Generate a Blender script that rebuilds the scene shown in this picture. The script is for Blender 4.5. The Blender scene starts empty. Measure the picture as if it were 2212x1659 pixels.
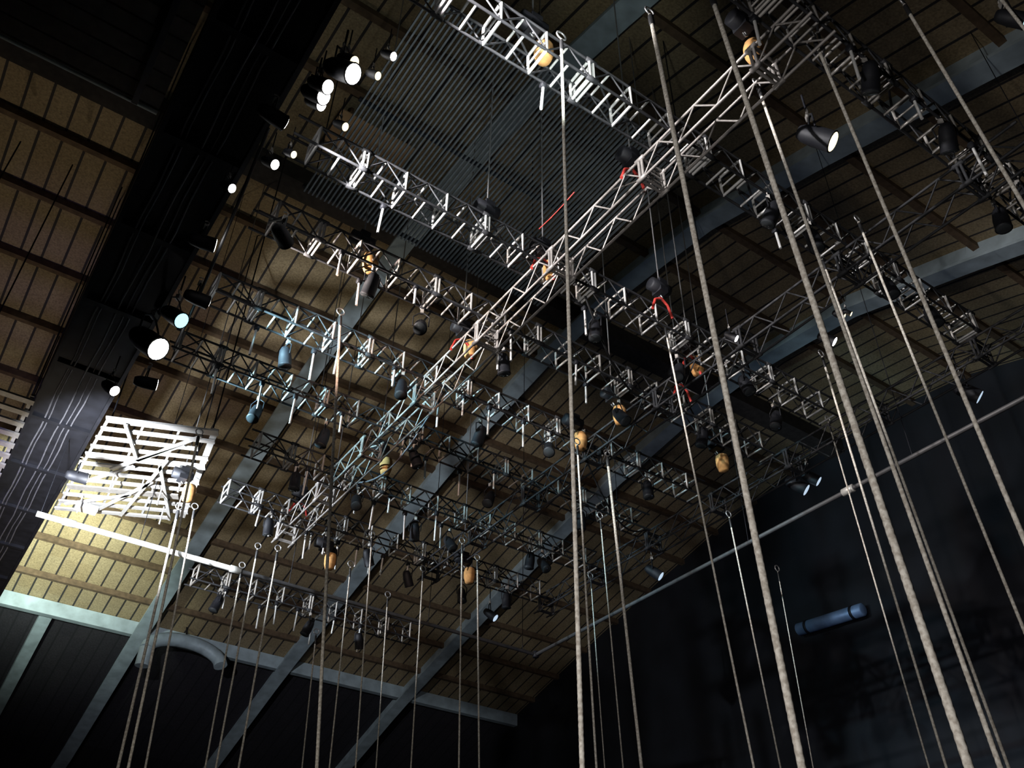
import bpy, bmesh, math, random
from mathutils import Vector, Matrix
random.seed(7)
D = bpy.data; SC = bpy.context.scene; COL = SC.collection

# ------------------------------------------------------------------ camera
cam = D.objects.new('camera', D.cameras.new('camera')); COL.objects.link(cam)
cam.data.sensor_width = 36.0
cam.data.lens = 36.0 * 1950.0 / 2212.0
cam.data.clip_start = 0.05; cam.data.clip_end = 300
right = Vector((0.82234385, -0.56882304, 0.01381829))
down = Vector((0.36098775, 0.50279769, -0.78541857))
fwd = Vector((0.43981637, 0.65087236, 0.61881074))
M = Matrix.Identity(4)
for i in range(3):
    M[i][0] = right[i]; M[i][1] = -down[i]; M[i][2] = -fwd[i]
M[2][3] = 1.6
cam.matrix_world = M
SC.camera = cam
# ------------------------------------------------------------------ world, exposure
w = D.worlds.new('world'); SC.world = w; w.use_nodes = True
w.node_tree.nodes['Background'].inputs[0].default_value = (0.05, 0.06, 0.1, 1)
w.node_tree.nodes['Background'].inputs[1].default_value = 0.02
SC.view_settings.view_transform = 'Standard'; SC.view_settings.look = 'None'
SC.view_settings.exposure = 0.0; SC.view_settings.gamma = 1.0
SC.view_settings.use_curve_mapping = False
SC.cycles.max_bounces = 5; SC.cycles.diffuse_bounces = 1
SC.cycles.sample_clamp_indirect = 3.0

def light(name, kind, loc, energy, color, target=None, size=0.3, angle=60, blend=0.6):
    l = D.lights.new(name, kind); l.energy = energy; l.color = color
    if kind == 'AREA': l.shape = 'DISK'; l.size = size
    else: l.shadow_soft_size = size
    if kind == 'SPOT': l.spot_size = math.radians(angle); l.spot_blend = blend
    o = D.objects.new(name, l); COL.objects.link(o); o.location = loc
    if target:
        o.rotation_euler = (Vector(target) - Vector(loc)).to_track_quat('-Z', 'Y').to_euler()
    return o
# stage floodlights working from the left-hand side of the rig, and added fill lights without fixtures
LIGHTS = [
    ('flood_top_truss', 'SPOT', (1.12, 3.45, 8.80), 1150, (1.0, 0.96, 0.94), (4.0, 3.80, 8.95), .04, 54, .5),
    ('flood_bright_truss', 'SPOT', (1.12, 5.55, 8.80), 1150, (1.0, 0.96, 0.94), (4.0, 5.95, 8.95), .04, 54, .5),
    ('flood_dimmed_truss', 'SPOT', (1.12, 7.35, 8.70), 1100, (1.0, 0.86, 0.76), (4.0, 7.05, 8.95), .04, 48, .5),
    ('flood_teal', 'SPOT', (1.35, 8.15, 8.60), 1100, (0.50, 0.87, 1.0), (4.0, 8.5, 8.9), .04, 48, .5),
    ('flood_teal_far', 'SPOT', (1.35, 10.0, 8.60), 1100, (0.50, 0.87, 1.0), (4.0, 9.8, 8.9), .04, 48, .5),
    ('flood_far_truss', 'SPOT', (1.15, 12.2, 8.25), 1300, (0.85, 0.93, 1.0), (5.0, 12.6, 8.7), .04, 56, .6),
    ('flood_warm', 'SPOT', (1.6, 6.4, 8.2), 420, (1.0, 0.66, 0.50), (4.3, 9.4, 9.0), .05, 50, .8),
    ('flood_gantry', 'SPOT', (0.3, 10.9, 7.0), 2300, (0.92, 0.96, 1.0), (1.9, 13.3, 8.9), .08, 72, .7),
    ('flood_violet', 'SPOT', (-1.6, 12.0, 7.4), 260, (0.42, 0.34, 1.0), (-1.0, 14.2, 9.1), .08, 80, .9),
    ('flood_roof', 'SPOT', (0.2, 20.6, 9.8), 5000, (0.86, 1.0, 0.84), (1.5, 24.6, 13.3), .3, 74, .9),
    ('fill_left', 'SPOT', (0.0, 17.5, 1.4), 720, (1.0, 0.84, 0.62), (-0.1, 17.0, 15.0), .5, 82, .6),  # unseen, added from below to warm the left roof bays
    ('fill_back', 'SPOT', (-3.0, 1.0, 2.2), 1200, (1.0, 0.95, 0.90), (7.0, 3.4, 4.9), .3, 70, .5),  # unseen, added low behind to light the ropes
    ('fill_top', 'SPOT', (2.4, 3.0, 7.6), 330, (0.86, 0.95, 0.90), (5.0, 8.2, 15.0), .2, 58, .8),  # no fixture, added to brighten the roof over the slats
    ('fill_ropes', 'SPOT', (-2.0, 3.0, 1.5), 700, (1.0, 0.93, 0.82), (3.2, 13.0, 5.0), .2, 50, .6),  # added fill for the left-hand ropes, source out of view
    ('fill_blue', 'AREA', (13.5, 9.0, 3.0), 25, (0.35, 0.5, 1.0), (18.6, 11.5, 10.5), .8, 0, 0),  # unseen blue fill, added to light the end wall
]
for a in LIGHTS: light(*a)

# ------------------------------------------------------------------ materials
def mat(name, color, rough=0.6, metal=0.0, noise=0.0, scale=6.0, bump=0.0, emit=None, estr=0.0):
    m = D.materials.new(name); m.use_nodes = True
    nt = m.node_tree; b = nt.nodes['Principled BSDF']
    b.inputs['Base Color'].default_value = (*color, 1)
    b.inputs['Roughness'].default_value = rough
    b.inputs['Metallic'].default_value = metal
    if noise or bump:
        tc = nt.nodes.new('ShaderNodeTexCoord'); n = nt.nodes.new('ShaderNodeTexNoise')
        n.inputs['Scale'].default_value = scale; n.inputs['Detail'].default_value = 4
        nt.links.new(tc.outputs['Object'], n.inputs['Vector'])
        if noise:
            r = nt.nodes.new('ShaderNodeValToRGB')
            r.color_ramp.elements[0].position = .3; r.color_ramp.elements[1].position = .7
            r.color_ramp.elements[0].color = (*[c * (1 - noise) for c in color], 1)
            r.color_ramp.elements[1].color = (*[min(1, c * (1 + noise)) for c in color], 1)
            nt.links.new(n.outputs['Fac'], r.inputs['Fac']); nt.links.new(r.outputs['Color'], b.inputs['Base Color'])
        if bump:
            bp = nt.nodes.new('ShaderNodeBump'); bp.inputs['Strength'].default_value = bump
            nt.links.new(n.outputs['Fac'], bp.inputs['Height']); nt.links.new(bp.outputs['Normal'], b.inputs['Normal'])
    if emit:
        b.inputs['Emission Color'].default_value = (*emit, 1); b.inputs['Emission Strength'].default_value = estr
    return m

def panel_mat(name, c1, c2, seam, period=0.41, grain=0.35):
    """roof boards: joints every `period` metres across the hall, a tint per board, fine grain"""
    m = D.materials.new(name); m.use_nodes = True
    nt = m.node_tree; N = nt.nodes.new; Lk = nt.links.new; b = nt.nodes['Principled BSDF']
    b.inputs['Roughness'].default_value = 0.75
    tc = N('ShaderNodeTexCoord'); sp = N('ShaderNodeSeparateXYZ'); Lk(tc.outputs['Object'], sp.inputs[0])
    def math_(op, a, bb=None, c=None):
        n = N('ShaderNodeMath'); n.operation = op
        for k, v in enumerate((a, bb, c)):
            if v is None: continue
            if isinstance(v, (int, float)): n.inputs[k].default_value = v
            else: Lk(v, n.inputs[k])
        return n.outputs[0]
    s = math_('DIVIDE', math_('ADD', sp.outputs[0], 40.11), period)
    fr = math_('FRACT', s); fl = math_('FLOOR', s)
    row = math_('FLOOR', math_('DIVIDE', math_('ADD', sp.outputs[1], 40.0 - 0.25), 1.52))
    joint = math_('LESS_THAN', math_('MINIMUM', fr, math_('SUBTRACT', 1.0, fr)), 0.06)
    wn = N('ShaderNodeTexWhiteNoise'); wn.noise_dimensions = '2D'
    cx = N('ShaderNodeCombineXYZ'); Lk(fl, cx.inputs[0]); Lk(row, cx.inputs[1]); Lk(cx.outputs[0], wn.inputs['Vector'])
    n1 = N('ShaderNodeTexNoise'); n1.inputs['Scale'].default_value = 1.1; n1.inputs['Detail'].default_value = 5
    Lk(tc.outputs['Object'], n1.inputs['Vector'])
    n2 = N('ShaderNodeTexNoise'); n2.inputs['Scale'].default_value = 26; n2.inputs['Detail'].default_value = 2
    Lk(tc.outputs['Object'], n2.inputs['Vector'])
    f = math_('ADD', math_('MULTIPLY', wn.outputs['Value'], .45), math_('MULTIPLY', n1.outputs['Fac'], .55))
    mx = N('ShaderNodeMix'); mx.data_type = 'RGBA'; Lk(f, mx.inputs['Factor'])
    mx.inputs['A'].default_value = (*c1, 1); mx.inputs['B'].default_value = (*c2, 1)
    g = N('ShaderNodeMix'); g.data_type = 'RGBA'; g.blend_type = 'MULTIPLY'; g.inputs['Factor'].default_value = 1
    Lk(mx.outputs['Result'], g.inputs['A'])
    v = math_('ADD', math_('MULTIPLY', math_('SUBTRACT', n2.outputs['Fac'], .5), grain * 4), 1.0)
    cc = N('ShaderNodeCombineXYZ')
    for k in range(3): Lk(v, cc.inputs[k])
    Lk(cc.outputs[0], g.inputs['B'])
    e = N('ShaderNodeMix'); e.data_type = 'RGBA'; Lk(joint, e.inputs['Factor'])
    Lk(g.outputs['Result'], e.inputs['A']); e.inputs['B'].default_value = (*seam, 1)
    Lk(e.outputs['Result'], b.inputs['Base Color'])
    return m

MAT = dict(
    panel=panel_mat('roof_boards', (.30, .218, .115), (.39, .31, .19), (.035, .03, .03)),
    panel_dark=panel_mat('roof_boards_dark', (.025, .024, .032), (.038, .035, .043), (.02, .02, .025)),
    rib=mat('blue_grey_steel', (.46, .56, .62), .55, .1, .2, 3),
    purlin=mat('brown_timber', (.13, .085, .05), .8, 0, .3, 8),
    ridge=mat('dark_ridge_timber', (.045, .038, .035), .8, 0, .3, 8),
    wall=mat('black_painted_wall', (.008, .009, .014), .85, 0, .35, 1.2),
    floor=mat('black_stage_floor', (.02, .02, .02), .7, 0, .3, 2),
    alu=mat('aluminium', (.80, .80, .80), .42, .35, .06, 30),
    alu_shade=mat('aluminium_painted_shade', (.03, .031, .036), .7, .2, .3, 12),  # near black: the unlit look of truss members put into the colour
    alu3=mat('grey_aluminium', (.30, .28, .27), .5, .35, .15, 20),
    alu2=mat('dimmed_aluminium', (.46, .44, .42), .5, .35, .15, 20),  # darker aluminium, the dimness of the far trusses put into the colour
    black=mat('black_metal', (.012, .013, .018), .6, .3, .2, 10),
    dark=mat('dark_steel', (.018, .019, .026), .55, .4, .3, 6),
    slat=mat('grey_slats', (.27, .30, .34), .6, .2, .2, 5),
    cable=mat('pale_cable', (.13, .13, .15), .6, 0, .2, 10),
    blackcable=mat('black_cable', (.02, .02, .022), .5),
    red=mat('red_strap', (.62, .05, .04), .7, 0, .2, 20),
    canvas=mat('ochre_canvas', (.62, .33, .12), .85, 0, .3, 12, .3),
    steel=mat('zinc_chain', (.5, .5, .52), .35, .7, .1, 30),
    pipe_shaded=mat('shaded_pipe', (.075, .075, .08), .5, .2, .15, 9),
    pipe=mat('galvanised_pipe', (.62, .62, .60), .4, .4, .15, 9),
    white=mat('white_enamel_lit_pipe', (.8, .8, .78), .4, 0, .05, 10),  # also paints the brightly lit stretch of the curtain pipe
    duct=mat('blue_duct', (.22, .33, .55), .5, .3, .2, 4),
    glass=mat('lens_glass', (.04, .045, .05), .1, 0),
    lit_white=mat('lit_lens_white', (.9, .9, .9), .3, emit=(1, .98, .95), estr=14),
    lit_cyan=mat('lit_lens_cyan', (.9, .9, .9), .3, emit=(.45, .85, 1), estr=1.6),
    lit_warm=mat('lit_lens_warm', (.9, .9, .9), .3, emit=(1, .86, .55), estr=1.8),
    lit_blue=mat('lit_lens_blue', (.9, .9, .9), .3, emit=(.62, .8, 1), estr=.8),
)
def rope_mat():
    m = mat('hemp_rope', (.60, .56, .50), .9)
    nt = m.node_tree; b = nt.nodes['Principled BSDF']
    tc = nt.nodes.new('ShaderNodeTexCoord'); n = nt.nodes.new('ShaderNodeTexNoise')
    n.inputs['Scale'].default_value = 40; nt.links.new(tc.outputs['Object'], n.inputs['Vector'])
    r = nt.nodes.new('ShaderNodeValToRGB')
    r.color_ramp.elements[0].position = .35; r.color_ramp.elements[1].position = .65
    r.color_ramp.elements[0].color = (.42, .38, .33, 1); r.color_ramp.elements[1].color = (.72, .69, .63, 1)
    nt.links.new(n.outputs['Fac'], r.inputs['Fac']); nt.links.new(r.outputs['Color'], b.inputs['Base Color'])
    return m
MAT['rope'] = rope_mat()

# ------------------------------------------------------------------ mesh helpers
class MB:
    def __init__(self): self.v = []; self.f = []; self.s = []
    def add(self, vs, fs, smooth=False):
        o = len(self.v); self.v += [tuple(p) for p in vs]
        self.f += [tuple(i + o for i in q) for q in fs]; self.s += [smooth] * len(fs)
        return self
    def box(self, c, s, rot=None):
        c = Vector(c); vs = []
        for x in (-.5, .5):
            for y in (-.5, .5):
                for z in (-.5, .5):
                    p = Vector((x * s[0], y * s[1], z * s[2]))
                    if rot: p = rot @ p
                    vs.append(c + p)
        return self.add(vs, [(0, 1, 3, 2), (4, 6, 7, 5), (0, 4, 5, 1), (2, 3, 7, 6), (0, 2, 6, 4), (1, 5, 7, 3)])
    def beam(self, a, b, wdt, hgt, up=(0, 0, 1)):
        a = Vector(a); b = Vector(b); d = (b - a); L = d.length; d.normalize()
        u = Vector(up); s = d.cross(u)
        if s.length < 1e-4: s = d.cross(Vector((1, 0, 0)))
        s.normalize(); u = s.cross(d)
        R = Matrix((d, s, u)).transposed()
        return self.box((a + b) / 2, (L, wdt, hgt), R)
    def tube(self, pts, r, n=8, caps=True):
        pts = [Vector(p) for p in pts]; rings = []
        rs = r if isinstance(r, (list, tuple)) else [r] * len(pts)
        prev = None
        for i, p in enumerate(pts):
            d = (pts[min(i + 1, len(pts) - 1)] - pts[max(i - 1, 0)]).normalized()
            if prev is None:
                s = d.cross(Vector((0, 0, 1)))
                if s.length < .05: s = d.cross(Vector((1, 0, 0)))
            else:
                s = prev - d * prev.dot(d)
            s.normalize(); prev = s; t = d.cross(s)
            rings.append([p + (s * math.cos(2 * math.pi * k / n) + t * math.sin(2 * math.pi * k / n)) * rs[i] for k in range(n)])
        vs = [q for r_ in rings for q in r_]; fs = []
        for i in range(len(pts) - 1):
            for k in range(n):
                k2 = (k + 1) % n
                fs.append((i * n + k, i * n + k2, (i + 1) * n + k2, (i + 1) * n + k))
        self.add(vs, fs, True)
        if caps:
            self.add(rings[0], [tuple(reversed(range(n)))]); self.add(rings[-1], [tuple(range(n))])
        return self
    def lathe(self, prof, a, axis, n=14):
        """prof: (distance along axis, radius)"""
        a = Vector(a); ax = Vector(axis).normalized()
        pts = [a + ax * p[0] for p in prof]
        s = ax.cross(Vector((0, 0, 1)))
        if s.length < .05: s = ax.cross(Vector((1, 0, 0)))
        s.normalize(); t = ax.cross(s); vs = []; fs = []
        for p, (q, r) in zip(pts, prof):
            vs += [p + (s * math.cos(2 * math.pi * k / n) + t * math.sin(2 * math.pi * k / n)) * r for k in range(n)]
        for i in range(len(prof) - 1):
            for k in range(n):
                k2 = (k + 1) % n
                fs.append((i * n + k, i * n + k2, (i + 1) * n + k2, (i + 1) * n + k))
        fs.append(tuple(reversed(range(n)))); fs.append(tuple((len(prof) - 1) * n + k for k in range(n)))
        return self.add(vs, fs, True)
    def mesh(self, name):
        me = D.meshes.new(name); me.from_pydata(self.v, [], self.f)
        me.polygons.foreach_set('use_smooth', self.s); me.update(); return me
    def build(self, name, m, parent=None):
        me = self.mesh(name); me.materials.append(m)
        return link(name, me, parent)
def link(name, data, parent=None):
    o = D.objects.new(name, data); COL.objects.link(o)
    if parent: o.parent = parent
    return o
def tag(o, label, cat, group=None):
    o['label'] = label; o['category'] = cat
    if group: o['group'] = group
    return o
def thing(name, label, cat, loc=(0, 0, 0), group=None):
    return_ = link(name, None); return_.location = loc
    return tag(return_, label, cat, group)
def struct(o): o['kind'] = 'structure'; return o
def copy_tree(o, parent=None):
    c = o.copy(); COL.objects.link(c); c.parent = parent
    for ch in [x for x in CH.get(o.name, [])]: copy_tree(ch, c)
    return c
CH = {}

# ------------------------------------------------------------------ the hall
PROF = [(-18, 2.0), (-14, 4.4), (-8, 8.4), (-4, 11.2), (0, 13.2), (2.5, 14.05), (5.4, 15.0), (8, 15.75), (10.5, 16.0),
        (13.2, 15.9), (16.4, 15.4), (19.4, 14.7), (23.6, 13.6), (27.5, 12.5), (33.5, 10.5), (42, 8.6)]
def zroof(y):
    for (a, za), (b, zb) in zip(PROF, PROF[1:]):
        if a <= y <= b: return za + (zb - za) * (y - a) / (b - a)
    return PROF[0][1]
XMIN, XMAX = -12.0, 19.0
def vault(y0, y1, dz, m):
    ys = [y0] + [p[0] for p in PROF if y0 < p[0] < y1] + [y1]
    fine = []
    for a, b in zip(ys, ys[1:]):
        n = max(1, int((b - a) / 1.0))
        fine += [a + (b - a) * k / n for k in range(n)]
    fine.append(y1)
    mb = MB(); vs = []
    for y in fine:
        z = zroof(y) + dz
        vs += [(XMIN, y, z), (XMAX, y, z), (XMAX, y, z + .15), (XMIN, y, z + .15)]
    fs = []
    for i in range(len(fine) - 1):
        for k in range(4): fs.append((4 * i + k, 4 * i + (k + 1) % 4, 4 * i + 4 + (k + 1) % 4, 4 * i + 4 + k))
    fs += [(0, 1, 2, 3), tuple(4 * (len(fine) - 1) + k for k in (3, 2, 1, 0))]
    mb.add(vs, fs); return struct(mb.build('ceiling', m))
vault(-18, 27.5, 0, MAT['panel'])
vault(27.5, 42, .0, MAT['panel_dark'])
struct(MB().box(((XMIN + XMAX) / 2, 12, -.1), (XMAX - XMIN, 60, .2)).build('floor', MAT['floor']))
struct(MB().box(((XMIN + XMAX) / 2, 42.1, 4.4), (XMAX - XMIN, .2, 8.8)).build('wall_left', MAT['wall']))
struct(MB().box(((XMIN + XMAX) / 2, -18.1, 1.1), (XMAX - XMIN, .2, 2.2)).build('wall_right', MAT['wall']))
def gable(x, name):
    vs = []; P = [(-18, 0)] + [(y, z + .1) for y, z in PROF] + [(42, 0)]
    for xx in (x, x + .2): vs += [(xx, y, z) for y, z in P]
    n = len(P)
    fs = [tuple(reversed(range(n))), tuple(range(n, 2 * n))] + [(i, (i + 1) % n, n + (i + 1) % n, n + i) for i in range(n)]
    return struct(MB().add(vs, fs).build(name, MAT['wall']))
gable(XMAX, 'wall_far'); gable(XMIN - .2, 'wall_back')
tn = [0]
def trim(mb, m):
    tn[0] += 1; return struct(mb.build('trim_%d' % tn[0], m))
# arched steel ribs across the hall: web with a broad bottom flange
RIBS = (-8.1, -3.6, 0.95, 5.35, 9.9, 14.3)
for x in RIBS:
    mb = MB()
    ys = [-17.8 + k * (59.6 / 44) for k in range(45)]
    for a, b in zip(ys, ys[1:]):
        za, zb = zroof(a), zroof(b)
        mb.beam((x, a, za - .22), (x, b, zb - .22), .05, .44)
        mb.beam((x, a, za - .46), (x, b, zb - .46), .42, .06)
    trim(mb, MAT['rib'])
# purlins along the hall
for y in (2.0, 3.5, 5.0, 6.5, 8.0, 9.55, 12.05, 13.6, 15.1, 16.75, 18.3, 19.9, 21.6, 23.3, 24.9, 26.35):
    wd, hg = (.48, .42) if abs(y - 12.05) < .1 else (.13, .16)
    z = zroof(y) - hg / 2
    trim(MB().box(((XMIN + XMAX) / 2, y, z), (XMAX - XMIN, wd, hg)), MAT['ridge'] if wd > .2 else MAT['purlin'])
mb = MB()
for k in range(14):
    a, b = 27.6 + k, 28.6 + k
    mb.beam((2.8, a, zroof(a) - .12), (2.8, b, zroof(b) - .12), .34, .2)
trim(mb, MAT['rib'])
z = zroof(27.45) - .2
trim(MB().box(((XMIN + XMAX) / 2, 27.5, z), (XMAX - XMIN, .22, .4)), MAT['rib'])   # eaves beam

# ------------------------------------------------------------------ trusses (290 mm box truss)
W_ = .29
def proto_meshes():
    h = W_ / 2; r = .0135; out = {}
    f = MB(); c = [(0, -h, -h), (0, h, -h), (0, h, h), (0, -h, h)]
    for a, b in zip(c, c[1:] + c[:1]): f.tube([a, b], .016, 7)
    f.tube([(0, -h, 0), (0, h, 0)], .011, 6)
    out['frame'] = f.mesh('frame')
    out['crossbar'] = MB().tube([(0, -h, 0), (0, h, 0)], r, 6).mesh('crossbar')
    out['post'] = MB().tube([(0, 0, -h), (0, 0, h)], r, 6).mesh('post')
    out['diag_a'] = MB().tube([(0, 0, -h), (.25, 0, h)], .0095, 6).mesh('diagonal')
    out['diag_b'] = MB().tube([(0, 0, h), (.25, 0, -h)], .0095, 6).mesh('diagonal')
    out['flat'] = MB().tube([(0, -h, 0), (.5, h, 0)], r * .9, 6).mesh('diagonal')
    return out
PM = proto_meshes(); PM2 = {}
PM3 = {}; PM4 = {}
for k, me in PM.items():
    me.materials.append(MAT['alu'])
    for dct, mm in ((PM2, 'alu2'), (PM3, 'alu_shade'), (PM4, 'alu3')):
        m2 = me.copy(); m2.materials.clear(); m2.materials.append(MAT[mm]); dct[k] = m2
TR = []
def truss(origin, length, rotz, label, group, phase=0.0, dimmed=False, dull=0, open_=False):
    """box truss along local +x; frames every half metre, crossbars halfway, zigzag sides"""
    t = thing('box_truss', label, 'truss', origin, group); t.rotation_euler = (0, 0, rotz)
    P = PM2 if dimmed else PM; m = MAT['alu2'] if dimmed else MAT['alu']; h = W_ / 2
    Q = P                                        # dull = 1: shade painted on chords and diagonals, 2: painted all over
    if dull: Q = PM3; m = MAT['alu_shade']
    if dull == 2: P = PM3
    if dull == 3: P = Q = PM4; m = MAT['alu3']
    for sy in (-h, h):
        for sz in (-h, h):
            MB().tube([(0, sy, sz), (length, sy, sz)], .015, 8).build('chord', m, t)
    x = phase; k = 0
    while x <= length + 1e-6:
        if open_ and (k % 2 == 1 or (k // 2) % 3 != 1): pass
        elif k % 2 == 0:
            o = link('frame', P['frame'], t); o.location = (x, 0, 0)
            if (k // 2) % 3 == 1:                # bolted joint between two truss sections
                for dx in (.045,):
                    o = link('frame', P['frame'], t); o.location = (x + dx, 0, 0)
                for sy in (-h, h):
                    for sz in (-h, h):
                        MB().lathe([(-.04, .015), (-.035, .027), (.08, .027), (.085, .015)], (x, sy, sz), (1, 0, 0), 10).build('coupler', m, t)
            if x + .5 <= length and (k // 2) % 2 == 0:
                o = link('diagonal', Q['flat'], t); o.location = (x, 0, h)
        else:
            for sz in (-h, h):
                o = link('crossbar', P['crossbar'], t); o.location = (x, 0, sz)
        if x + .25 <= length:
            for sy in (-h, h):
                o = link('diagonal', Q['diag_a' if k % 2 == 0 else 'diag_b'], t); o.location = (x, sy, 0)
        x += .25; k += 1
    TR.append(t); return t
G1 = 'box trusses running away to the right across the rig'
LT = [  # y, z, x0, x1, phase, worn, label
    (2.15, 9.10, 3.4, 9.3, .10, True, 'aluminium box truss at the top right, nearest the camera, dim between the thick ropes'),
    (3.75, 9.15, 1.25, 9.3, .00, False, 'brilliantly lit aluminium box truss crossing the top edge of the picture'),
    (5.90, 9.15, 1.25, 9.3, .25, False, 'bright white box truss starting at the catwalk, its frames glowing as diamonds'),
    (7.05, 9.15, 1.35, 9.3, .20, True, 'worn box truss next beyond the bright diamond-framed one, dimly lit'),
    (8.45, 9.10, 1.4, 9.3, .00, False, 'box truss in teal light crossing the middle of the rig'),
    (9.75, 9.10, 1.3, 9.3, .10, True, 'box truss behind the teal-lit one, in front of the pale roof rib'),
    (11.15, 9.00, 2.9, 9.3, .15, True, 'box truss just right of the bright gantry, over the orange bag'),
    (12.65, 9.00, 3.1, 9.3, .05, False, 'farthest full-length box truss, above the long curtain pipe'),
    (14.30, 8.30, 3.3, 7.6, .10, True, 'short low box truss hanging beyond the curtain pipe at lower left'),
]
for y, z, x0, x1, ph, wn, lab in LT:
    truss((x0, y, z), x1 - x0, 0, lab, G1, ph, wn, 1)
G2 = 'box trusses crossing the others at right angles'
LP = [
    (4.36, 8.82, 1.9, 13.2, False, 'long bright ladder-like box truss slanting through the centre from upper right to lower left'),
    (6.95, 8.78, 1.6, 12.9, True, 'dim cross truss behind the thickest rope, right of the bright centre truss'),
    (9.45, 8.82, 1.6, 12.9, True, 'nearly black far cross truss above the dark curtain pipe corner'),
]
for x, z, y0, y1, wn, lab in LP:
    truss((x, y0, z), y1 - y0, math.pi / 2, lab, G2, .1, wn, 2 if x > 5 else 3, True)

# ------------------------------------------------------------------ catwalk along the left of the rig
cw = thing('catwalk', 'long dark steel catwalk crossing the roof on the left with pale cables', 'catwalk', (0.60, -3, 9.35))
Lc = 27.0
MB().box((0, Lc / 2, 0), (.84, Lc, .07)).build('deck', MAT['dark'], cw)
for sx in (-.43, .43):
    MB().box((sx, Lc / 2, .02), (.05, Lc, .26)).build('side_beam', MAT['dark'], cw)
    MB().tube([(sx, 0, 1.05), (sx, Lc, 1.05)], .025, 8).build('handrail', MAT['dark'], cw)
    MB().tube([(sx, 0, .55), (sx, Lc, .55)], .02, 8).build('midrail', MAT['dark'], cw)
    for k in range(14):
        MB().tube([(sx, .5 + 2 * k, 0), (sx, .5 + 2 * k, 1.05)], .022, 8).build('post', MAT['dark'], cw)
for sx, sz, r in ((-.24, -.06, .014), (-.19, -.07, .010), (-.02, -.08, .012), (.07, -.06, .009), (.14, -.065, .012)):
    pts = [(sx + .012 * math.sin(k * 1.7 + sx * 9), k * .5, sz - .015 * math.sin(k * .9)) for k in range(int(Lc * 2) + 1)]
    MB().tube(pts, r, 6).build('cable', MAT['cable'], cw)
for k in range(7):
    for sx in (-.43, .43):
        y = 1.5 + 4 * k
        MB().tube([(sx, y, .1), (sx, y, zroof(y - 3) - 9.35)], .014, 6).build('hanger_rod', MAT['dark'], cw)
for k in range(18):
    MB().box((0, .75 + 1.5 * k, -.06), (.86, .08, .06)).build('crossbeam', MAT['dark'], cw)

# dark service deck above the upper left
sd = thing('service_deck', 'dark planked deck high in the roof at the top left corner', 'deck', (-8, 5.2, 12.0))
mb = MB()
for k in range(12): mb.box((4.05, .14 + k * .30, 0), (8.1, .27, .05))
mb.build('planks', MAT['ridge'], sd)
for k in range(5): MB().box((.2 + k * 1.9, 1.8, -.07), (.08, 3.6, .09)).build('joist', MAT['dark'], sd)
for k in (0, 2, 4):
    for y in (.1, 3.5): MB().tube([(.2 + k * 1.9, y, 0), (.2 + k * 1.9, y, zroof(5.2 + y) - 12)], .012, 6).build('hanger_rod', MAT['dark'], sd)
MB().tube([(.0, 3.62, -.05), (8.1, 3.62, -.05)], .03, 8).build('edge_pipe', MAT['rib'], sd)

# ------------------------------------------------------------------ slatted grid under the roof
sg = thing('slatted_grid', 'grey fine-slatted grid panel under the roof, above the bright trusses', 'grid', (2.3, 5.3, 12.0))
mb = MB()
for k in range(66):
    mb.box((k * .065, 1.8, 0), (.024, 3.7, .03))
mb.build('slats', MAT['slat'], sg)
for y in (0, 1.8, 3.6):
    MB().box((2.1, y, .04), (4.3, .05, .05)).build('bearer', MAT['dark'], sg)
for x in (.1, 4.1):
    for y in (0, 3.6):
        MB().tube([(x, y, .05), (x, y, zroof(y + 5.3) - 12)], .01, 6).build('hanger_rod', MAT['dark'], sg)

ps = thing('tan_sheet', 'tan sheet fixed under the roof above the diamond-framed truss', 'board', (3.65, 10.3, 15.62))
MB().box((0, 0, 0), (1.55, .80, .03)).build('sheet', mat('tan_board', (.62, .40, .22), .8, 0, .2, 3), ps)  # one flat sheet, lighter tan than the roof boards
for x in (-.6, .6): MB().box((x, 0, .08), (.06, .86, .12)).build('bearer', MAT['purlin'], ps)

# ------------------------------------------------------------------ brightly lit gantry at the left
ga = thing('lighting_gantry', 'brilliantly lit aluminium gantry of slats and braces at the left', 'gantry', (1.08, 11.85, 9.05))
def gp(u, v, z=0):      # u across 0..1, v along 0..1 of the skewed platform
    return Vector((u * (1.42 + .45 * v), 3.05 * v - u * (.60 + .30 * v), z))
for k in range(12):
    v = k / 11
    MB().beam(gp(0, v), gp(1 - .12 * (k % 3 == 2), v), .13 if k % 4 == 0 else .075, .03).build('slat', MAT['alu'] if k % 5 != 3 else MAT['alu2'], ga)
for u, wd in ((.02, .04), (.34, .03), (.66, .03), (.97, .09)):
    MB().beam(gp(u, 0, .05), gp(u, 1, .05), wd, .04).build('bearer', MAT['alu'], ga)
for a, b in (((.18, .0), (.42, .33)), ((.42, .33), (.86, .02)), ((.25, .45), (.75, .12)), ((.10, .62), (.42, .40)), ((.30, .95), (.62, .55)), ((.05, .9), (.5, .72)), ((.62, .35), (.88, .98)), ((.66, .3), (.50, .98))):
    MB().beam(gp(*a, -.06), gp(*b, -.06), .05, .03).build('brace', MAT['alu'], ga)
for u, v in ((.3, .5), (.55, .55), (.72, .62), (.84, .45), (.9, .7), (.15, .8), (.8, .85)):
    MB().tube([gp(u, v, -.02), gp(u, v, -.34)], .014, 6).build('hanging_bar', MAT['alu'], ga)
MB().box(gp(.22, .9, -.1), (.34, .16, .10)).build('control_box', MAT['white'], ga)
for u in (.05, .95):
    for v in (.05, .95):
        q = gp(u, v, .05)
        MB().tube([q, (q.x, q.y, zroof(q.y + 11.85) - 9.05)], .012, 6).build('hanger_rod', MAT['dark'], ga)
g2 = thing('lighting_gantry', 'violet-lit gantry left of the catwalk at the left picture edge', 'gantry', (-1.75, 12.0, 9.05))
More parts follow.
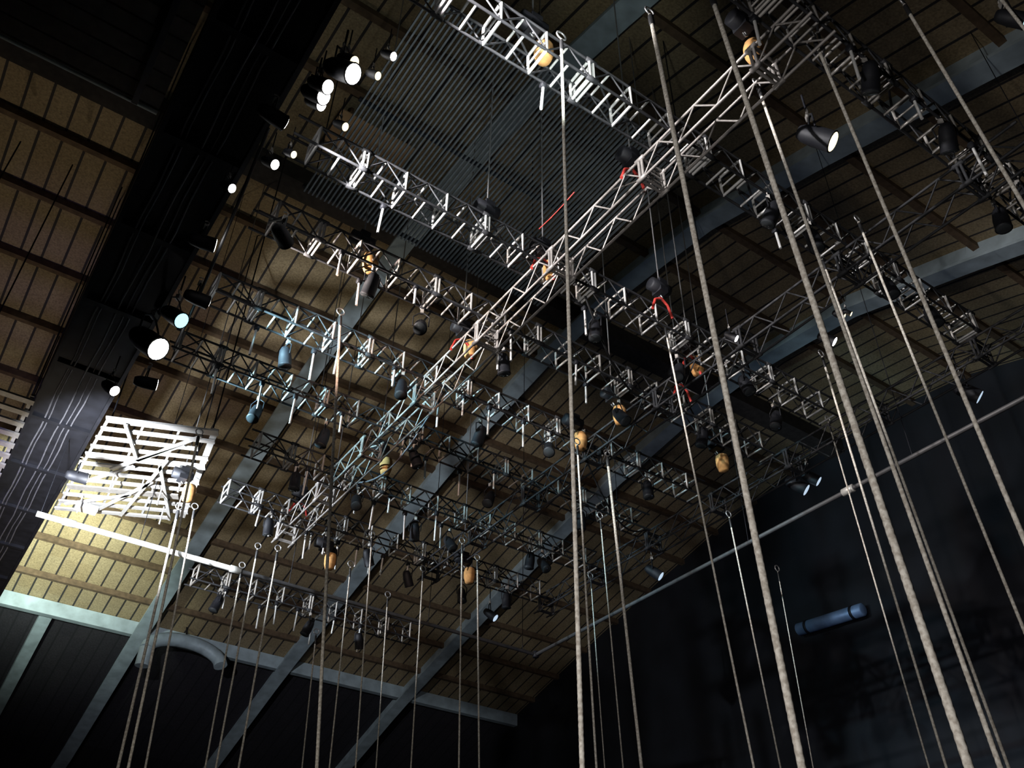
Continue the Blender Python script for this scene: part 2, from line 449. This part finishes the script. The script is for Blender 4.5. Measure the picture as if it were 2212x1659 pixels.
for k in range(9):
    MB().box((.95, .05 + k * .33, 0), (1.9, .12, .03)).build('slat', MAT['alu2'], g2)
for x in (.05, .95, 1.85):
    MB().box((x, 1.4, .05), (.05, 2.9, .04)).build('bearer', MAT['alu2'], g2)
    MB().tube([(x, 1.4, .05), (x, 1.4, 5.9)], .014, 6).build('hanger_rod', MAT['dark'], g2)

# ------------------------------------------------------------------ curtain pipe with a corner
cp = thing('curtain_pipe', 'long thin pipe running across the lower picture and turning a corner', 'pipe', (0, 0, 0))
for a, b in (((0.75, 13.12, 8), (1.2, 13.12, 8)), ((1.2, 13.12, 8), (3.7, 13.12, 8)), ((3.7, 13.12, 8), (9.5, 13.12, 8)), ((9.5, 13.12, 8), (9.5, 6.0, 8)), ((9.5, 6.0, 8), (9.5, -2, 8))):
    near = b[0] < 5.4  # light put into the colour: lit stretch white, the rest dark grey
    MB().tube([a, b], .042 if near else .032, 10).build('pipe', MAT['white'] if near else MAT['pipe_shaded'], cp)
for x, y in ((1.2, 13.12), (3.7, 13.12), (9.5, 6.0)):
    d = (1, 0, 0) if y > 13 else (0, 1, 0)
    MB().lathe([(-.09, .043), (-.085, .055), (.085, .055), (.09, .043)], (x, y, 8), d).build('sleeve', MAT['pipe'], cp)
MB().lathe([(-.06, .05), (-.05, .06), (.05, .06), (.06, .05)], (9.5, 13.12, 8), (0, 0, 1)).build('corner_joint', MAT['dark'], cp)
for x, y in ((0.8, 13.12), (2.2, 13.12), (4.6, 13.12), (7.2, 13.12), (9.2, 13.12), (9.5, 10.6), (9.5, 7.8), (9.5, 5), (9.5, 2.2)):
    MB().tube([(x, y, 8), (x, y, zroof(y))], .006, 6).build('hanger_wire', MAT['dark'], cp)

# ------------------------------------------------------------------ ropes: three twisted strands
def rope(top, bot, rad, label):
    top = Vector(top); bot = Vector(bot); L = (top - bot).length
    o = thing('rope', label, 'rope', bot, 'ropes hanging from the rig')
    fine = rad > .0135
    d = (top - bot).normalized(); s = d.cross(Vector((0, 1, 0))).normalized(); t = d.cross(s)
    pitch = rad * 7; stp = pitch / (7 if fine else 4); n = int(L / stp); nn = 12 if fine else 9
    vs = []; fs = []
    for i in range(n + 1):
        q = i * stp; p = d * min(q, L); ph = 2 * math.pi * q / pitch
        # natural slack: a slight bow
        p = p + s * (.010 * math.sin(math.pi * min(q, L) / L))
        for k in range(nn):
            th = 2 * math.pi * k / nn
            rr = rad * (.80 + .20 * abs(math.cos(1.5 * (th - ph))) ** .6)
            vs.append(p + (s * math.cos(th) + t * math.sin(th)) * rr)
    for i in range(n):
        for k in range(nn):
            k2 = (k + 1) % nn
            fs.append((i * nn + k, i * nn + k2, (i + 1) * nn + k2, (i + 1) * nn + k))
    MB().add(vs, fs, True).build('twisted_cord', MAT['rope'], o)
    # whipping, eye and shackle at the top
    T = top - bot
    MB().lathe([(-.18, rad * 1.02), (-.17, rad * 1.3), (-.04, rad * 1.3), (-.02, rad)], T, d, 10).build('whipping', MAT['blackcable'], o)
    c = T + d * (.05)
    MB().tube([c + (s * math.cos(a) + d * math.sin(a)) * .05 for a in [2 * math.pi * k / 12 for k in range(13)]], .009, 6, False).build('shackle', MAT['steel'], o)
    return o
ROPES = [
    ((2.79, 3.44, 9.0), (2.77, 3.46, 0.03), 0.014, 'bright rope falling straight down the middle from the brightly lit truss'),
    ((6.46, 7.94, 8.6), (6.59, 7.83, 0.03), 0.014, 'rope crossing the central rope near the bottom, just right of it'),
    ((6.97, 7.92, 8.6), (7.24, 7.68, 0.03), 0.020, 'bright thin rope right of the central rope, ending below centre'),
    ((7.53, 8.79, 8.2), (7.75, 8.6, 0.03), 0.010, 'faint rope between the central rope and the bright thin one'),
    ((8.63, 10.39, 8.2), (8.82, 10.24, 0.03), 0.009, 'faintest hairline rope closest right of the crossing ropes'),
    ((3.28, 2.81, 9.0), (3.43, 2.63, 0.03), 0.020, 'thickest pale rope slanting from top to bottom right of centre'),
    ((3.59, 2.38, 9.0), (3.81, 2.03, 0.03), 0.021, 'thick bright rope from the top edge to the lower right'),
    ((4.57, 2.77, 9.0), (4.77, 2.4, 0.03), 0.015, 'rope hanging just right of the thick top-edge rope'),
    ((6.79, 3.9, 9.0), (7.02, 3.49, 0.03), 0.014, 'thin rope running between the pair of thick right-hand ropes'),
    ((8.13, 5.03, 9.0), (8.27, 4.79, 0.03), 0.014, 'rope starting at the white lamp, left of the thick lower-right rope'),
    ((9.31, 5.92, 9.0), (9.46, 5.68, 0.03), 0.011, 'faint thin rope left of the lower-right rope bundle'),
    ((4.6, 2.14, 9.0), (4.72, 1.88, 0.03), 0.015, 'pale rope at right passing the small bluish lamp'),
    ((6.68, 3.31, 9.0), (6.85, 2.96, 0.03), 0.014, 'thin dull rope left of the rope with the bluish lamp'),
    ((5.0, 1.49, 9.0), (5.1, 1.11, 0.03), 0.015, 'rope leaving the right edge a quarter of the way down'),
    ((5.45, 0.97, 9.0), (5.53, 0.45, 0.03), 0.014, 'rope in the top right corner with a blue clip'),
    ((6.14, 5.77, 9.0), (6.5, 5.38, 0.03), 0.012, 'dim rope hanging from the red strap, left of the thickest rope'),
    ((9.14, 7.78, 8.3), (9.38, 7.5, 0.03), 0.012, 'dim rope just left of the thickest rope, below the dark pipe'),
    ((11.02, 8.56, 8.3), (11.02, 8.57, 0.03), 0.008, 'barely visible hairline rope right of the thickest rope'),
    ((2.58, 12.91, 8.6), (2.9, 12.84, 0.03), 0.021, 'leftmost bright rope, hanging over the pale roof rib'),
    ((2.21, 11.08, 8.8), (2.67, 10.99, 0.03), 0.018, 'second rope from the left, starting at the bright gantry'),
    ((2.78, 12.76, 8.6), (3.32, 12.64, 0.03), 0.016, 'third rope from the left, below the orange bag'),
    ((3.88, 13.41, 8.2), (4.14, 13.33, 0.03), 0.014, 'fourth rope from the left, thin and brownish'),
    ((3.95, 13.02, 8.4), (4.1, 12.97, 0.03), 0.015, 'fifth rope from the left, beside the fourth'),
    ((4.24, 12.9, 8.4), (4.36, 12.86, 0.03), 0.016, 'rope hanging under the small red strap at lower left'),
    ((2.8, 7.88, 9.0), (3.58, 7.58, 0.03), 0.017, 'bright rope left of centre hanging from the ochre bag'),
    ((5.81, 14.69, 8.0), (6.18, 14.54, 0.03), 0.013, 'short thin rope just left of the bright rope left of centre'),
    ((5.28, 12.33, 8.2), (5.51, 12.23, 0.03), 0.012, 'faint rope just right of the bright rope left of centre'),
    ((5.25, 11.59, 8.4), (5.62, 11.42, 0.03), 0.012, 'faint rope crossing the curtain pipe, second right of the bright left one'),
    ((6.3, 12.97, 8.2), (6.58, 12.84, 0.03), 0.011, 'faint rope crossing the curtain pipe, third right of the bright left one'),
    ((6.49, 12.14, 8.4), (6.64, 12.05, 0.03), 0.012, 'thin brown rope midway between the bright left rope and the centre'),
    ((6.5, 10.94, 8.4), (6.77, 10.78, 0.03), 0.013, 'left of the two parallel dim ropes left of the pipe corner'),
    ((7.0, 11.27, 8.4), (7.34, 11.06, 0.03), 0.014, 'right of the two parallel dim ropes left of the pipe corner'),
]
for a in ROPES: rope(*a)

# ------------------------------------------------------------------ stage lamps under the trusses
def par_meshes():
    body = MB().lathe([(-.16, .03), (-.155, .06), (-.10, .085), (.02, .10), (.17, .10), (.175, .105), (.185, .105)], (0, 0, 0), (0, 0, -1), 16).mesh('body')
    body.materials.append(MAT['black'])
    lens = MB().lathe([(0, .092), (.006, .085)], (0, 0, -.186), (0, 0, -1), 16).mesh('lens'); lens.materials.append(MAT['glass'])
    yoke = MB().tube([(-.115, 0, 0), (-.12, 0, .18), (-.04, 0, .25), (.04, 0, .25), (.12, 0, .18), (.115, 0, 0)], .010, 6).mesh('yoke')
    yoke.materials.append(MAT['black'])
    cl = MB().box((0, 0, .285), (.05, .05, .07)); cl.tube([(0, 0, .33), (.028, 0, .345), (.03, 0, .38), (0, 0, .395), (-.03, 0, .38)], .009, 6)
    cl = cl.mesh('clamp'); cl.materials.append(MAT['alu2'])
    return body, lens, yoke, cl
PB, PL, PY, PC = par_meshes()
def par(loc, rz, tilt, label, group, lens=None):
    t = thing('stage_lamp', label, 'lamp', loc, group); t.rotation_euler = (0, 0, rz)
    b = link('body', PB, t); b.rotation_euler = (tilt, 0, 0)
    l = link('lens', PL if lens is None else lens, b)
    link('yoke', PY, t); link('clamp', PC, t); t.scale = (.8, .8, .8)
    return t
WH = {2.15: 'nearest truss at the top right', 3.75: 'bright truss on the top edge', 5.90: 'diamond-framed bright truss',
      7.05: 'worn truss next beyond the diamond-framed one', 8.45: 'teal-lit middle truss', 9.75: 'truss behind the teal-lit one',
      11.15: 'truss just right of the bright gantry', 12.65: 'truss above the curtain pipe', 14.30: 'short low truss beyond the curtain pipe'}
for (y, z, x0, x1, ph, wn, lab) in LT:
    n = {2.15: 5, 3.75: 4, 5.90: 4, 7.05: 5, 8.45: 5, 9.75: 5, 11.15: 6, 12.65: 6, 14.30: 3}[y]
    for k in range(n):
        start = max(x0 + .4, 4.9 if y < 7 else x0 + .4)
        x = start + (x1 - start - .3) * (k + random.random() * .7) / n
        if abs(x - 4.36) < .3 or abs(x - 6.95) < .3 or abs(x - 9.45) < .3: x += .62
        par((x, y + random.choice((-.145, .145)), z - .145 - .30), random.uniform(0, 6.28), random.uniform(-.7, .7),
            'black stage lamp clamped under the ' + WH[y], 'stage lamps under the ' + WH[y])

# short aluminium drop arms hanging from the trusses, catching the side light
DA = MB().tube([(0, 0, 0), (0, 0, -.36)], .015, 7).mesh('tube'); DA.materials.append(MAT['alu'])
DC = MB().lathe([(-.03, .03), (-.025, .036), (.025, .036), (.03, .03)], (0, 0, .0), (1, 0, 0), 10).mesh('clamp'); DC.materials.append(MAT['black'])
for (y, z, x0, x1, ph, wn, lab) in LT:
    n = {2.15: 4, 3.75: 2, 5.90: 2, 7.05: 7, 8.45: 9, 9.75: 9, 11.15: 9, 12.65: 10, 14.30: 7}[y]
    for k in range(n):
        x = x0 + .5 + (min(x1, 6.6) - x0 - .5) * (k + random.random() * .8) / n if y > 3 else 4 + k * .9
        if abs(x - 4.36) < .25: x += .4
        t = thing('hanging_pipe', 'short bare aluminium tube hanging below the ' + WH[y], 'tube', (x, y + random.choice((-.145, .145)), z - .19),
                  'hanging tubes under the ' + WH[y])
        sc = random.uniform(.7, 1.35); t.scale = (1, 1, sc)
        t.rotation_euler = (random.uniform(-.05, .05), random.uniform(-.05, .05), 0)
        link('tube', DA, t); link('clamp', DC, t)

# lamps that are switched on: seen as small bright spots
def lit_lens(m):
    me = PL.copy(); me.materials.clear(); me.materials.append(m); return me
LL = {k: lit_lens(MAT[k]) for k in ('lit_white', 'lit_cyan', 'lit_warm', 'lit_blue')}
def onlamp(p, m, sc, label):
    """small floodlight aimed back towards the stage"""
    p = Vector(p)
    t = thing('floodlight', label, 'lamp', p); t.scale = (sc, sc, sc)
    d = Vector((0.55, -0.55, -0.62))
    q = d.to_track_quat('-Z', 'Y').to_euler()
    b = link('body', PB, t); b.rotation_euler = q
    link('lens', LL[m], b)
    yk = link('yoke', PY, t); yk.rotation_euler = (0, 0, q.z)
    c = link('clamp', PC, t); c.rotation_euler = (0, 0, q.z)
    MB().tube([(0, 0, .39), (0, 0, .39 + .25 / sc)], .012, 6).build('hanger', MAT['dark'], t)
    return t
ON = [
    ((1.27, 4.74, 8.82), 'lit_white', 1.0, 'largest dazzling white floodlight of the cluster on the catwalk edge near the top'),
    ((1.16, 4.90, 8.70), 'lit_white', .7, 'dazzling white lamp tucked left of the largest one in the catwalk cluster'),
    ((1.22, 5.16, 8.78), 'lit_white', .6, 'lowest white lamp of the dazzling catwalk cluster'),
    ((1.17, 5.05, 8.75), 'lit_white', .8, 'white floodlight just below the dazzling one on the catwalk edge'),
    ((1.30, 4.70, 8.95), 'lit_warm', .6, 'small warm lamp beside the dazzling catwalk floodlight'),
    ((1.55, 4.35, 8.8), 'lit_white', .42, 'upper of two small white square lights right of the catwalk'),
    ((1.53, 4.60, 8.8), 'lit_warm', .42, 'lower of two small lights right of the catwalk'),
    ((1.20, 3.65, 8.9), 'lit_white', .7, 'white lamp at the very top by the start of the bright truss'),
    ((0.92, 6.59, 8.8), 'lit_white', .5, 'single white lamp under the middle of the catwalk'),
    ((0.98, 9.48, 8.8), 'lit_white', 1.5, 'large white glowing lamp on the catwalk halfway down the left'),
    ((1.10, 8.83, 8.8), 'lit_cyan', 1.0, 'pale cyan lamp just above the large glowing catwalk lamp'),
    ((0.87, 10.69, 8.8), 'lit_white', .75, 'small white lamp on the catwalk just above the bright gantry'),
    ((1.15, 6.06, 8.8), 'lit_white', .55, 'slim white lamp beside the start of the diamond-framed truss'),
    ((1.53, 5.26, 8.8), 'lit_warm', .45, 'yellowish small lamp above the start of the diamond-framed truss'),
    ((1.27, 5.84, 8.8), 'lit_warm', .4, 'tan small lamp below the start of the diamond-framed truss'),
    ((5.14, 2.69, 8.6), 'lit_warm', 1.0, 'cream lamp between two ropes at the upper right'),
    ((6.53, 5.13, 8.6), 'lit_white', .45, 'tiny white lamp right beside the thickest rope'),
    ((7.46, 4.51, 8.6), 'lit_white', .6, 'small white lamp on the thick lower-right rope'),
    ((7.25, 4.16, 8.6), 'lit_warm', .4, 'left of two tiny yellow lamps above the lower-right white lamp'),
    ((7.30, 4.08, 8.6), 'lit_warm', .3, 'right of two tiny yellow lamps above the lower-right white lamp'),
    ((9.81, 4.23, 8.7), 'lit_blue', .95, 'small bluish lamp beside the pale right-hand rope'),
    ((9.78, 7.00, 8.7), 'lit_blue', .95, 'lower of a pair of bluish lamps in the dark at the right'),
    ((9.78, 6.74, 8.7), 'lit_blue', .8, 'upper of a pair of bluish lamps in the dark at the right'),
    ((9.55, 9.90, 8.40), 'lit_blue', .85, 'bluish lamp just above the dark pipe right of centre'),
    ((9.35, 14.5, 9.25), 'lit_blue', .85, 'pale round lamp in the dark above the left branch of the pipe'),
    ((5.53, 0.99, 8.6), 'lit_cyan', .7, 'cyan lamp on the rope in the top right corner'),
]
for a in ON: onlamp(*a)

def aimed(x, y, z, tx, ty, tz, label, sc=1.0):
    """the working floods along the catwalk edge: body seen from behind, clamp on top"""
    p = Vector((x, y, z)); d = (Vector((tx, ty, tz)) - p).normalized()
    t = thing('floodlight', label, 'lamp', p - d * .21 * sc); t.scale = (sc, sc, sc)
    b = link('body', PB, t); b.rotation_euler = d.to_track_quat('-Z', 'Y').to_euler()
    link('lens', LL['lit_white'], b)
    yk = link('yoke', PY, t); yk.rotation_euler = (0, 0, math.pi / 2); link('clamp', PC, t)
for nm, kd, p, e, c, tg, *_ in LIGHTS[:7]:
    aimed(*p, *tg, {'flood_top_truss': 'black floodlight on the catwalk aimed along the bright truss on the top edge',
        'flood_bright_truss': 'black floodlight on the catwalk aimed along the diamond-framed truss',
        'flood_dimmed_truss': 'black floodlight on the catwalk aimed along the worn truss',
        'flood_teal': 'black floodlight on the catwalk aimed along the teal-lit truss',
        'flood_teal_far': 'black floodlight on the catwalk behind the teal-lit truss',
        'flood_far_truss': 'black floodlight beside the bright gantry',
        'flood_warm': 'small black floodlight hanging on a rod below the worn truss near the catwalk'}[nm], .8)

rod = MB().tube([(1.5, 6.4, 8.5), (1.5, 6.95, 8.98)], .012, 6).build('suspension_cable', MAT['dark'])
tag(rod, 'thin black cable slanting from the worn truss to the small floodlight below it', 'cable')

# ------------------------------------------------------------------ chain hoists: chain, motor, strap, bag
def hoist(x, y, z, label, bag=True, red=True, sc=1.0):
    t = thing('chain_hoist', label, 'hoist', (x, y, z), 'chain hoists carrying the trusses')
    zt = zroof(y) - z
    ch = MB(); ch.tube([(0, 0, .2), (0, 0, zt)], .009, 6)
    ch.build('chain', MAT['steel'], t)
    mb = MB().lathe([(-.16, .05), (-.15, .085), (.13, .085), (.15, .05)], (0, 0, .12), (1, 0, 0), 14)
    mb.box((0, 0, .12), (.12, .16, .20)); mb.build('motor', MAT['black'], t)
    MB().tube([(0, 0, .0), (.03, 0, -.03), (0, 0, -.07), (-.03, 0, -.04)], .010, 6).build('hook', MAT['steel'], t)
    if red:
        MB().tube([(-.16, 0, -.30), (-.10, 0, -.12), (0, 0, -.05), (.10, 0, -.12), (.16, 0, -.30)], .018, 6).build('strap', MAT['red'], t)
    if bag:
        b = MB(); 
        b.lathe([(0, .02), (.01, .07), (.10, .095), (.20, .10), (.26, .085), (.27, .06)], (.16 * sc, .05, -.26), (0, 0, 1), 14)
        b.build('chain_bag', MAT['canvas'], t)
    return t
HO = [
    (4.36, 4.29, 9.25, 'chain hoist with red strap on the upper half of the bright centre truss', False, True),
    (4.36, 5.86, 9.25, 'chain hoist with red strap where the bright centre truss meets the diamond-framed truss', True, True),
    (4.36, 7.60, 9.25, 'chain hoist with red strap amid the clutter at the middle of the centre truss', True, True),
    (3.60, 5.90, 9.45, 'chain hoist on the diamond-framed truss left of the centre truss', False, False),
    (2.65, 7.15, 9.45, 'chain hoist with ochre bag above the bright rope left of centre', True, False),
    (2.40, 12.35, 8.75, 'chain hoist with glowing orange bag right of the bright gantry', True, False),
    (4.75, 10.60, 9.20, 'chain hoist with orange bag low on the centre truss', True, False),
    (5.95, 5.60, 9.30, 'chain hoist with a red strap in the dark left of the thickest rope', False, True),
    (6.95, 6.15, 9.25, 'chain hoist with ochre bag on the dim cross truss', True, True),
    (6.60, 7.32, 9.00, 'chain hoist with tan bag right of the central rope', True, False),
    (6.55, 8.12, 9.00, 'chain hoist with pale bag directly on the central rope', True, False),
    (8.57, 7.35, 9.00, 'chain hoist with brown bag left of the thickest rope low down', True, False),
    (7.32, 6.71, 9.30, 'chain hoist with small red strap below the dim cross truss', False, True),
    (4.36, 12.6, 9.25, 'chain hoist with red strap at the lower left end of the centre truss', False, True),
    (4.21, 2.54, 9.25, 'chain hoist with orange bag between the two thick ropes near the top', True, False),
    (2.70, 3.75, 9.45, 'chain hoist at the top of the rope falling down the middle', True, False),
    (4.87, 12.55, 8.45, 'chain hoist with small bag on the bright left rope above the curtain pipe', True, False),
    (7.07, 11.82, 8.55, 'chain hoist with small bag over the two dim parallel ropes', True, False),
]
for h in HO: hoist(*h)

# ------------------------------------------------------------------ loose cable runs over the trusses
def swag(a, b, sag, r, label, m='blackcable'):
    a = Vector(a); b = Vector(b); n = 18
    pts = [a.lerp(b, k / n) - Vector((0, 0, sag * math.sin(math.pi * k / n))) for k in range(n + 1)]
    tag(MB().tube(pts, r, 6).build('cable', MAT[m]), label, 'cable')
swag((4.11, 4.94, 9.3), (4.11, 5.59, 9.3), .02, .006, 'short thin red cable left of the central rope by the centre truss', 'red')
swag((1.05, 6.0, 9.2), (1.35, 9.7, 9.0), .35, .018, 'black cable sagging along the catwalk by the bright truss')
swag((4.6, 8.45, 9.0), (4.6, 11.1, 8.9), .45, .014, 'cable sagging below the lower half of the centre truss', 'cable')
swag((6.95, 8.45, 9.0), (9.3, 9.7, 9.0), .5, .014, 'black cable sagging between the dark far trusses')
swag((5.0, 5.9, 9.0), (6.9, 7.0, 9.0), .4, .014, 'black cable sagging right of the centre truss')

# ------------------------------------------------------------------ ducts on the far wall
dt = thing('air_duct', 'short blue-grey duct glinting on the dark end wall at lower right', 'duct', (18.7, 13.2, 11.1))
MB().lathe([(-1.0, .12), (-.98, .16), (1.0, .16), (1.02, .12)], (0, 0, 0), (0, 1, .08), 18).build('tube', MAT['duct'], dt)
for y in (-.7, .7):
    MB().lathe([(-.04, .165), (-.03, .18), (.03, .18), (.04, .165)], (0, y, .08 * y), (0, 1, .08), 18).build('band', MAT['dark'], dt)
    MB().box((.21, y, 0), (.16, .06, .06)).build('bracket', MAT['dark'], dt)
ad = thing('air_duct', 'curved pale duct under the eaves at the lower left', 'duct', (6.6, 26.6, 11.5))
pts = [(math.cos(a) * 1.1, .2 * math.sin(a), .55 * math.sin(a)) for a in [math.pi * k / 12 for k in range(13)]]
MB().tube(pts, .20, 14).build('elbow', MAT['rib'], ad)
MB().tube([(-1.1, 0, .02), (-1.1, 0, -.5)], .20, 14).build('inlet', MAT['rib'], ad)
MB().tube([(0, .2, .55), (0, .6, 1.2)], .03, 6).build('bracket', MAT['dark'], ad)
